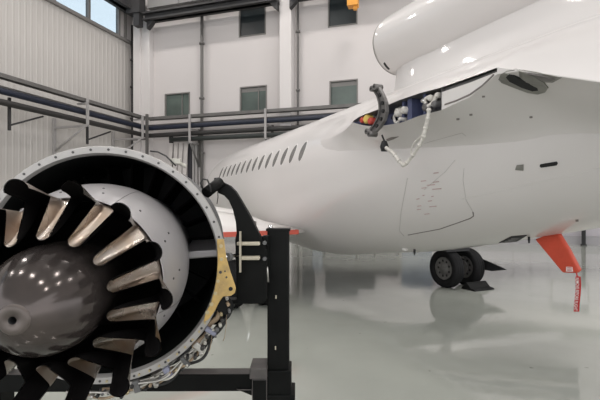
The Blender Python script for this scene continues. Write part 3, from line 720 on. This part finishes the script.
xs = [v.co.x for v in tm.vertices]; ys = [v.co.y for v in tm.vertices]; wx, wy = max(xs)-min(xs), max(ys)-min(ys); cx, cy = (max(xs)+min(xs))/2, (max(ys)+min(ys))/2
dn_ = bl_-tl; rt_ = tr-tl; o_ = MB(); V = []
for v in tm.vertices:
    a = .5+(v.co.x-cx)/wx*.93; b = .5+(v.co.y-cy)/wy*.62
    V.append(tl+dn_*a+rt_*b-nA*(.012)+nA*(.012*math.sin(a*5)))
o_.add(V, [tuple(p.vertices) for p in tm.polygons], M['white_ink']); o_.build('lettering', stm)
COL.objects.unlink(tmp); bpy.data.objects.remove(tmp)

# chock behind the wheel
ck = MB(); s0 = 7.16-.24
ck.prism([AC(s0, 6.95, GZ), AC(s0-.40, 6.95, GZ), AC(s0-.38, 6.95, GZ+.035), AC(s0-.28, 6.95, GZ+.05), AC(s0-.17, 6.95, GZ+.15), AC(s0-.14, 6.95, GZ+.15)], nA*.56*AS, M['rubber'])
tag(ck.build('wheel_chock', bevel=.015), 'black wedge chock against the tyres of the far twin wheel gear', 'chock')

# ------------------------------------------------------------------ the engine on its stand
EC = vec(-1.1292, 2.5, H-.352); YW, PT = .1622, -.0297
eE = vec(math.sin(YW)*math.cos(PT), -math.cos(YW)*math.cos(PT), math.sin(PT)); uE = vec(math.cos(YW), math.sin(YW), 0); wE = uE.cross(eE)
if wE.z < 0: wE = -wE
def EN(a, r, th): return EC+eE*a+(uE*math.sin(th)+wE*math.cos(th))*r
def lathe(mbx, pf, m, n=96, a0=0, a1=2*PI, smooth=True):
    full = abs(a1-a0-2*PI) < 1e-6; k_ = n if full else n+1
    mbx.grid([[EN(a, r, a0+(a1-a0)*k/n) for k in range(k_)] for a, r in pf], m, smooth, full)
eng = thing('jet_engine', 'turbofan engine seen from its exhaust end, mounted on a black stand', 'engine', vec(EC.x, EC.y, EC.z-.75))
mb = MB(); lathe(mb, [(.0,.650),(-.06,.640),(-.3,.634),(-.7,.630),(-1.3,.63)], M['duct_in']); lathe(mb, [(-.012,.680),(-.05,.672),(-.06,.655),(-.5,.648),(-.9,.645),(-.92,.668),(-1.02,.668),(-1.04,.645),(-1.3,.645),(-1.32,.63)], M['case'])
mb.build('bypass_duct', eng)
mb = MB(); lathe(mb, [(-.03,.640),(.0,.647),(.006,.651),(.006,.686),(.0,.690),(-.03,.690),(-.035,.675)], M['flange']); fl = mb.build('rear_flange', eng)
fl.data.set_sharp_from_angle(angle=math.radians(35))
for k in range(44):
    a = 2*PI*(k+.3)/44; o_ = MB(); o_.tube([EN(-.01,.670,a), EN(.0085,.670,a)], .0075, M['screw'], 8); o_.build('flange_bolt', fl)
mb = MB(); mb.add([EN(-1.2,0,0)]+[EN(-1.2,.64,2*PI*k/48) for k in range(48)], [(0,k+1,(k+1)%48+1) for k in range(48)], M['blackgap']); mb.build('fan_frame', eng)
for k in range(22):
    a = 2*PI*k/22; o_ = MB(); c0, c1 = EN(-.85,.40,a), EN(-.85,.63,a+.02); tg = (uE*math.cos(a)-wE*math.sin(a))
    o_.prism([c0-eE*.12+tg*.02, c0+eE*.1-tg*.02, c1+eE*.1-tg*.02, c1-eE*.12+tg*.02], tg*.012, M['soot_shade']); o_.build('guide_vane', eng)  # vanes coloured black to stand for the shade deep in the duct
mb = MB(); a = math.radians(87)
tg = (uE*math.cos(a)-wE*math.sin(a)); c0, c1 = EN(-.24,.43,a), EN(-.24,.64,a)
mb.prism([c0-tg*.02, c1-tg*.02, c1-eE*.5-tg*.04, c0-eE*.5-tg*.04], tg*.05, M['cowl'])
mb.build('duct_strut', eng, bevel=.01)
# core cowl
mb = MB(); lathe(mb, [(-.9,.40),(-.5,.43),(-.2,.459),(-.05,.4715),(.05,.474),(.14,.4715),(.24,.462),(.34,.445),(.43,.424),(.50,.405),(.507,.4035),(.507,.400),(.44,.395)], M['cowl']); cw = mb.build('core_cowl', eng)
for k in range(14):
    a = 2*PI*(k+.4)/14
    for (aa, rr, da) in ((.30,.453,0),(.39,.434,.06)):
        if k % 3 == 1 and da == 0: continue
        o_ = MB(); o_.tube([EN(aa,rr-.008,a+da), EN(aa+.004,rr+.002,a+da)], .006, M['screw'], 8); o_.build('cowl_screw', cw)
for a in (math.radians(25), math.radians(112)):
    mb = MB(); mb.tube([EN(aa, rr+.0, a) for aa, rr in ((.05,.474),(.14,.4717),(.24,.4622),(.34,.4452),(.43,.4242),(.50,.4052))], .0014, M['screw'], 5); mb.build('cowl_seam', cw)
# lobed mixer: hoods that rise outwards and troughs that dip inwards, cut right back between the two
NL = 14; PS = 2*PI/NL; PH = -.2116
hw_t, rt, rv, hv = .045, .487, .243, .024
KA, KR, KH = .66, .405, .052        # where hood and trough part
half = []                            # (radius, half angle, axial station, angle at the base ring)
for k in range(7): t = k/6*PI/2; r_ = rt-hw_t+hw_t*math.cos(t); x_ = hw_t*math.sin(t); half.append((math.hypot(r_, x_), math.atan2(x_, r_), .836-.01*k/6, .45*k/6))
for k in range(1, 7):
    t = k/6; r_ = rt-hw_t+(KR-rt+hw_t)*t; x_ = hw_t+(KH-hw_t)*t; half.append((math.hypot(r_, x_), math.atan2(x_, r_), .826+(KA-.826)*t**.8, .45+.05*t))
for k in range(1, 9):
    t = k/8; r_ = KR+(rv+hv-KR)*t; v_ = (PS/2*KR-KH)*(1-t)+hv*t; half.append((r_, PS/2-v_/r_, KA+(.835-KA)*t**1.05, .50+.2*t))
for k in range(1, 7): t = k/6*PI/2; half.append((rv+hv*(1-math.sin(t)), PS/2-math.cos(t)*hv/(rv+hv*.3), .835+.018*k/6, .70+.30*k/6))
A_0, R_0 = .500, .392
def mixer_rows():
    rows = []
    for i in range(15):
        s = i/14; row = []
        for L in range(NL):
            for sg, seq in ((-1, half[::-1][:-1]), (1, half[:-1])):
                for (r, an, ax, ub) in seq:
                    trough = max(0, min(1, (ub-.5)/.2)); es = s+(1-(1-s)**1.5-s)*trough*.8
                    rr = R_0+(r-R_0)*es; a0 = ub*PS/2; aa = a0+(an-a0)*min(1, s*1.3)
                    row.append(EN(A_0+(ax-A_0)*s, rr, PH+L*PS+sg*aa))
        rows.append(row)
    return rows
mb = MB(); mb.grid(mixer_rows(), M['mixer'], True, True); lathe(mb, [(.42,.388),(.50,.392)], M['mixer'])
mx = mb.build('lobed_mixer', eng)
import bmesh
bm = bmesh.new(); bm.from_mesh(mx.data); bmesh.ops.recalc_face_normals(bm, faces=bm.faces); bm.normal_update()
ctr = EC-Vector(eng.location); sgn = 0
for f_ in bm.faces:
    c = f_.calc_center_median()-ctr
    if c.dot(eE) < .50: sgn += f_.normal.dot(c-eE*c.dot(eE))
sg_ = 1 if sgn > 0 else -1
inner = MB(); off0 = Vector(eng.location); bm.verts.ensure_lookup_table()
inner.add([v.co-v.normal*sg_*.004-eE*.0006+off0 for v in bm.verts], [[v.index for v in f_.verts] for f_ in bm.faces], M['soot_shade'], True)
bm.free()
inner.build('mixer_lining', mx)
mb = MB(); lathe(mb, [(.44,.383),(.2,.37),(.0,.34)], M['soot_shade']); mb.add([EN(.0,0,0)]+[EN(.0,.345,2*PI*k/48) for k in range(48)], [(0,k+1,(k+1)%48+1) for k in range(48)], M['soot_shade']); mb.build('exhaust_duct', eng)
mb = MB(); lathe(mb, [(.1,.2),(.6,.214),(.74,.217),(.80,.2155),(.85,.207),(.90,.192),(.95,.169),(.99,.143),(1.02,.117),(1.045,.088),(1.06,.065),(1.067,.052)], M['cone'], 72); cn = mb.build('exhaust_cone', eng)
mb = MB(); lathe(mb, [(1.066,.053),(1.074,.049),(1.077,.042),(1.077,.0135)], M['boss'], 40); lathe(mb, [(1.077,.0135),(1.03,.0125)], M['blackgap'], 40); mb.add([EN(1.03,0,0)]+[EN(1.03,.0126,2*PI*k/24) for k in range(24)], [(0,k+1,(k+1)%24+1) for k in range(24)], M['blackgap']); mb.build('cone_boss', cn)
# yellow mounting bracket on the flange: sight lines met with the flange plane
def flp(x, y, a=0.0):
    d = vec((x-300)/F, 1, (205-y)/F); k = (EC+eE*a-EYE).dot(eE)/d.dot(eE); return EYE+d*k
poly = [(217,239),(224,239),(226.3,257),(230,270),(234.8,284),(235.8,288),(234.8,292.5),(231,295.3),(223,296),(219.5,301),(214.5,311),(209,318.5),(203.5,322),(205.5,313),(211,302),(214.8,288),(217,274),(217.8,260)]
mb = MB(); mb.prism([flp(x, y, .008) for x, y in poly], eE*.016, M['yellow']); yb = mb.build('mounting_bracket', eng, bevel=.003); yb['label'] = 'yellow primed mounting bracket'
for (x, y, r, m) in ((230.7,288.6,.0125,'blackgap'),(221,246,.011,'brass'),(221.5,259,.010,'brass'),(220.5,272,.009,'screw'),(218,281,.010,'brass'),(215.5,293,.010,'brass'),(211.5,304,.012,'brass'),(207.5,312,.012,'brass'),(226.5,277,.006,'screw'),(225,271,.005,'screw')):
    o_ = MB(); p = flp(x, y, .02); o_.tube([p, p+eE*.012], r, M[m], 8); o_.build('bracket_bolt', yb)
# plumbing wrapped round the lower right of the case
def arcpipe(rs, a0, a1, ax, r, m, nm='pipe', jit=.01, n=40, axj=.02):
    rnd = random.Random(hash((rs, a0, ax)) & 0xffff); ph = rnd.random()*6; pts = []
    for k in range(n+1):
        t = k/n; a = math.radians(a0+(a1-a0)*t); pts.append(EN(ax+axj*math.sin(ph+t*9), rs-.018+jit*math.sin(ph*2+t*13), a))
    o_ = MB(); o_.tube(pts, r, M[m], 8); return o_.build(nm, eng)
arcpipe(.735, 118, 172, -.03, .0085, 'pipe_a', 'pipe'); arcpipe(.752, 122, 176, .0, .007, 'pipe_d', 'pipe', .012); arcpipe(.765, 125, 182, -.05, .010, 'pipe_b', 'pipe', .014)
arcpipe(.78, 112, 160, -.06, .013, 'pipe_c', 'hose', .012); arcpipe(.79, 120, 185, -.12, .018, 'pipe_c', 'hose', .012); arcpipe(.742, 135, 190, .012, .006, 'pipe_a', 'pipe', .01)
arcpipe(.76, 138, 178, .02, .0065, 'pipe_d', 'harness', .016); arcpipe(.725, 108, 150, -.05, .012, 'pipe_c', 'hose', .006); arcpipe(.775, 142, 190, .0, .008, 'pipe_b', 'pipe', .014); arcpipe(.80, 128, 165, -.03, .009, 'pipe_c', 'hose', .016)
arcpipe(.745, 150, 196, .03, .007, 'pipe_a', 'pipe', .012); arcpipe(.73, 112, 135, -.02, .015, 'pipe_b', 'hose', .008)
rnd = random.Random(3)
for k in range(34):
    a = math.radians(106+k*2.55); rr = .708+.05*rnd.random(); o_ = MB(); p = EN(.0+.02*rnd.random(), rr, a); q = EN(.03+.02*rnd.random(), rr+.01, a+.01)
    o_.tube([p, q], .006+.007*rnd.random(), M[rnd.choice(['brass','pipe_a','case','pipe_b','screw','pipe_c','pipe_d','case'])], 7); o_.build('pipe_clip', eng)
for k, (deg, rr) in enumerate(((124,.745),(133,.75),(142,.755),(151,.75),(158,.76),(166,.75))):
    a = math.radians(deg); o_ = MB(); rd = uE*math.sin(a)+wE*math.cos(a); tg = uE*math.cos(a)-wE*math.sin(a)
    o_.box(EN(.01, rr-.02, a), rd*.035, tg*(.012+.006*(k % 2)), eE*.02, M[('clip_blue','pipe_a','case')[k % 3]]); o_.build('clamp_block', eng, bevel=.004)
for k in range(16):
    a = math.radians(100+k*5.2); o_ = MB(); o_.tube([EN(.0,.670,a+.02), EN(.016,.670,a+.02)], .0075, M['brass'], 6); o_.build('stud', eng)
# drip wires hanging below
for (x, y0, y1) in ((226.5,314,341),(212,330,352)):
    o_ = MB(); p, q = flp(x, y0), flp(x-2, y1-3); o_.tube([p, p.lerp(q,.5)+uE*.004, q, flp(x-3.5, y1)], .002, M['pipe_b'], 5); o_.build('drip_wire', eng)
# cable loop and small fitting on top of the case
o_ = MB(); o_.tube([flp(x, y, -.04) for x, y in ((150,151),(158,152),(166,156),(172,162),(176,166))], .005, M['pipe_c'], 6); o_.build('cable', eng)
o_ = MB(); o_.tube([flp(x, y, -.06) for x, y in ((203,189),(200.5,183),(203,179),(207.5,180),(210,186),(211,192))], .006, M['pipe_c'], 6); o_.build('cable', eng)
o_ = MB(); c = flp(176,161.5,-.08); o_.box(c, uE*.03, eE*.03, Z*.016, M['pipe_d']); o_.tube([c, c+uE*.06-Z*.03], .012, M['pipe_d'], 8); o_.build('connector', eng, bevel=.004)

# stand
YS = 3.0
std = thing('engine_stand', 'black painted steel stand holding the engine', 'stand', vec(-.15, YS, 0))
def pbox(mbx, x0, y0, x1, y1, Y, d, m, ):
    a, b = pin(x0, y0, Y), pin(x1, y1, Y); c = (a+b)/2+vec(0,d/2,0); mbx.box(c, vec((b.x-a.x)/2,0,0), vec(0,d/2,0), Z*((a.z-b.z)/2), m)
mb = MB(); a = pin(267.2,230,YS-.075); b = pin(289,230,YS-.075)
mb.box(vec((a.x+b.x)/2, YS, a.z/2+.02), vec((b.x-a.x)/2,0,0), vec(0,.075,0), Z*(a.z/2-.02), M['black_paint']); pst = mb.build('post', std, bevel=.008)
o_ = MB(); o_.box(vec((a.x+b.x)/2, YS, a.z), vec((b.x-a.x)/2+.008,0,0), vec(0,.082,0), Z*.008, M['black_paint']); o_.tube([vec(a.x+.02,YS-.04,a.z), vec(a.x+.02,YS-.04,a.z+.03)], .014, M['chrome'], 8); o_.build('post_cap', std)
for (x, y) in ((276,297),(275.5,348)):
    o_ = MB(); p = pin(x, y, YS-.076); o_.box(p, vec(.004,0,0), vec(0,.001,0), Z*.012, M['cream']); o_.build('paint_chip', std)
zz = pin(270,371,YS-.1).z
o_ = MB(); o_.box(vec((a.x+b.x)/2, YS, zz-.13), vec((b.x-a.x)/2+.015,0,0), vec(0,.095,0), Z*.13, M['black_paint']); o_.box(vec((a.x+b.x)/2+.005, YS, zz-.36), vec((b.x-a.x)/2+.035,0,0), vec(0,.11,0), Z*.2, M['black_paint']); o_.build('post_sleeve', std, bevel=.006)
# beam under the engine
mb = MB(); p0, p1 = pin(252,383,2.92), pin(100,389.5,2.9); d = (p1-p0); d = vec(d.x,d.y,0)*1.9/ d.length*d.length/1.0
L = vec(-2.0,-.02,0); c = vec(p0.x,p0.y+.06,p0.z)+L/2
mb.box(c, L/2, vec(0,.06,0), Z*.055, M['black_paint']); mb.box(c+Z*.056, L/2, vec(0,.055,0), Z*.002, M['lit_top_grey']); bm_ = mb.build('cross_beam', std, bevel=.004)  # thin lighter strip on top paints the light falling on the beam
o_ = MB(); pbox(o_, 249.5, 368.5, 267, 379.5, 2.86, .2, M['lit_top_grey']); pbox(o_, 252, 379.5, 267, 402, 2.88, .16, M['black_paint']); o_.prism([pin(236,389.5,2.9), pin(252,389.5,2.9), pin(252,396,2.9)], vec(0,.1,0), M['black_paint']); o_.build('beam_clamp', std, bevel=.005)
# curved swan-neck arm reaching to the engine
outl = [(216,180),(221,181),(229.5,185.5),(235,191),(240,199),(250.5,217),(259,234),(263,243),(267,250),(267,300),(262,304),(234,304),(229,318),(221,325),(213,325),(211,318),(220,300),(236.5,300),(236,262),(235,240),(236.5,233),(235.6,222),(232.5,209),(228.5,200.5),(224,195.5),(218,193)]
mb = MB(); mb.prism([pin(x, y, 2.78) for x, y in outl], vec(0,.09,0), M['black_paint']); arm = mb.build('swan_neck_arm', std, bevel=.006)
o_ = MB(); p, q = pin(220,182,2.76), pin(206,193,2.66); o_.tube([p, q], .034, M['black_paint'], 14); o_.tube([pin(217.5,178,2.8), pin(217.5,185,2.8)], .022, M['black_paint'], 10); o_.build('arm_pin', arm)
o_ = MB(); o_.tube([pin(217.5,186,2.76), pin(218,197,2.76), pin(217,204,2.76)], .003, M['screw'], 5); o_.build('safety_wire', arm)
for (x0, y0, x1, y1) in ((236.5,242.2,259.5,245.6),(240.5,256.4,259.5,260.2)):
    o_ = MB(); pbox(o_, x0, y0, x1, y1, 2.72, .05, M['cream']); o_.build('clamp_plate', arm, bevel=.006)
o_ = MB(); pbox(o_, 239.2, 231.5, 241, 272.5, 2.70, .02, M['cream']); o_.build('clamp_strip', arm)
o_ = MB(); o_.tube([pin(224,257,2.62), pin(238,255,2.74)], .012, M['chrome'], 10); o_.tube([pin(227,257,2.63), pin(230,256.6,2.66)], .028, M['case'], 6); o_.build('mount_bolt', arm)
for (x, y) in ((264.5,259),(264.5,243)):
    o_ = MB(); p = pin(x, y, 2.76); o_.tube([p, p+vec(0,.03,0)], .013, M['case'], 8); o_.build('arm_bolt', arm)
o_ = MB(); pbox(o_, 262, 236, 268.5, 268, 2.84, .1, M['black_paint']); o_.build('arm_hinge', arm, bevel=.004)
o_ = MB(); o_.tube([pin(263,262,2.8), pin(267,268,2.8), pin(268,282,2.8)], .008, M['pipe_a'], 6); o_.build('latch_rod', arm)
o_ = MB(); o_.tube([pin(225,306,2.60), pin(225.5,306,2.74)], .052, M['black_paint'], 18); o_.build('pivot_lug', arm)
# base frame on the floor
mb = MB(); mb.box(vec(-.15, YS, .08), vec(.09,0,0), vec(0,1.1,0), Z*.05, M['black_paint']); mb.build('base_rail', std, bevel=.005)
mb = MB(); mb.box(vec(-2.1, YS, .08), vec(.09,0,0), vec(0,1.1,0), Z*.05, M['black_paint']); mb.build('base_rail', std, bevel=.005)
mb = MB(); mb.box(vec(-2.1, YS, .92), vec(.075,0,0), vec(0,.075,0), Z*.84, M['black_paint']); mb.build('post', std, bevel=.005)
mb = MB(); mb.box(vec(-1.12, YS+.5, .08), vec(.9,0,0), vec(0,.06,0), Z*.05, M['black_paint']); mb.build('base_rail', std, bevel=.005)
o_ = MB(); o_.box(vec(-2.02, 2.86, 1.5), vec(.06,0,0), vec(0,.16,0), Z*.06, M['black_paint']); o_.tube([vec(-2.02,2.78,1.5), vec(-1.72,2.72,1.5)], .04, M['black_paint']); o_.build('trunnion_arm', std)
for x in (-.15, -2.1):
    for y in (YS-1.0, YS+1.0):
        o_ = MB(); o_.tube([vec(x-.03,y,.035), vec(x+.03,y,.035)], .035, M['rubber'], 16); o_.build('caster', std)

# ------------------------------------------------------------------ light
def lamp(p, sx, sy, power, col=(1,.955,.92)):
    l = bpy.data.lights.new('high_bay_lamp', 'AREA'); l.shape = 'RECTANGLE'; l.size = sx*K; l.size_y = sy*K; l.energy = power; l.color = col
    o = bpy.data.objects.new('high_bay_lamp', l); COL.objects.link(o); o.location = p; o.rotation_euler = (0,0,-A17)
    return o
for u in (3, 10, 17, 24, 31):
    for w in (4, 11, 18, 25):
        lamp(PB(u, ZT-.6, w), 1.6, .4, 112)
w = bpy.data.worlds.new('daylight'); scn.world = w; w.use_nodes = True
bg = w.node_tree.nodes['Background']; bg.inputs[0].default_value = (.985,.985,1.0,1); bg.inputs[1].default_value = 1.6

# ------------------------------------------------------------------ camera, then everything to metres
cam = bpy.data.cameras.new('camera'); co = bpy.data.objects.new('camera', cam); COL.objects.link(co)
co.location = (0,0,H); co.rotation_euler = (PI/2,0,0); cam.sensor_width = 36; cam.lens = F/600*36; cam.shift_y = 5/600; cam.clip_start = .05; cam.clip_end = 400
scn.camera = co
done = set(); S = Matrix.Scale(K, 4)
for o in bpy.data.objects:
    o.location = o.location*K
    if o.type == 'MESH' and o.data.name not in done: done.add(o.data.name); o.data.transform(S)
scn.view_settings.view_transform = 'Standard'; scn.view_settings.look = 'None'; scn.view_settings.gamma = 1; scn.view_settings.exposure = .3
try: scn.view_settings.use_curve_mapping = False
except Exception: pass
scn.cycles.max_bounces = 8; scn.cycles.diffuse_bounces = 4; scn.cycles.sample_clamp_indirect = 6
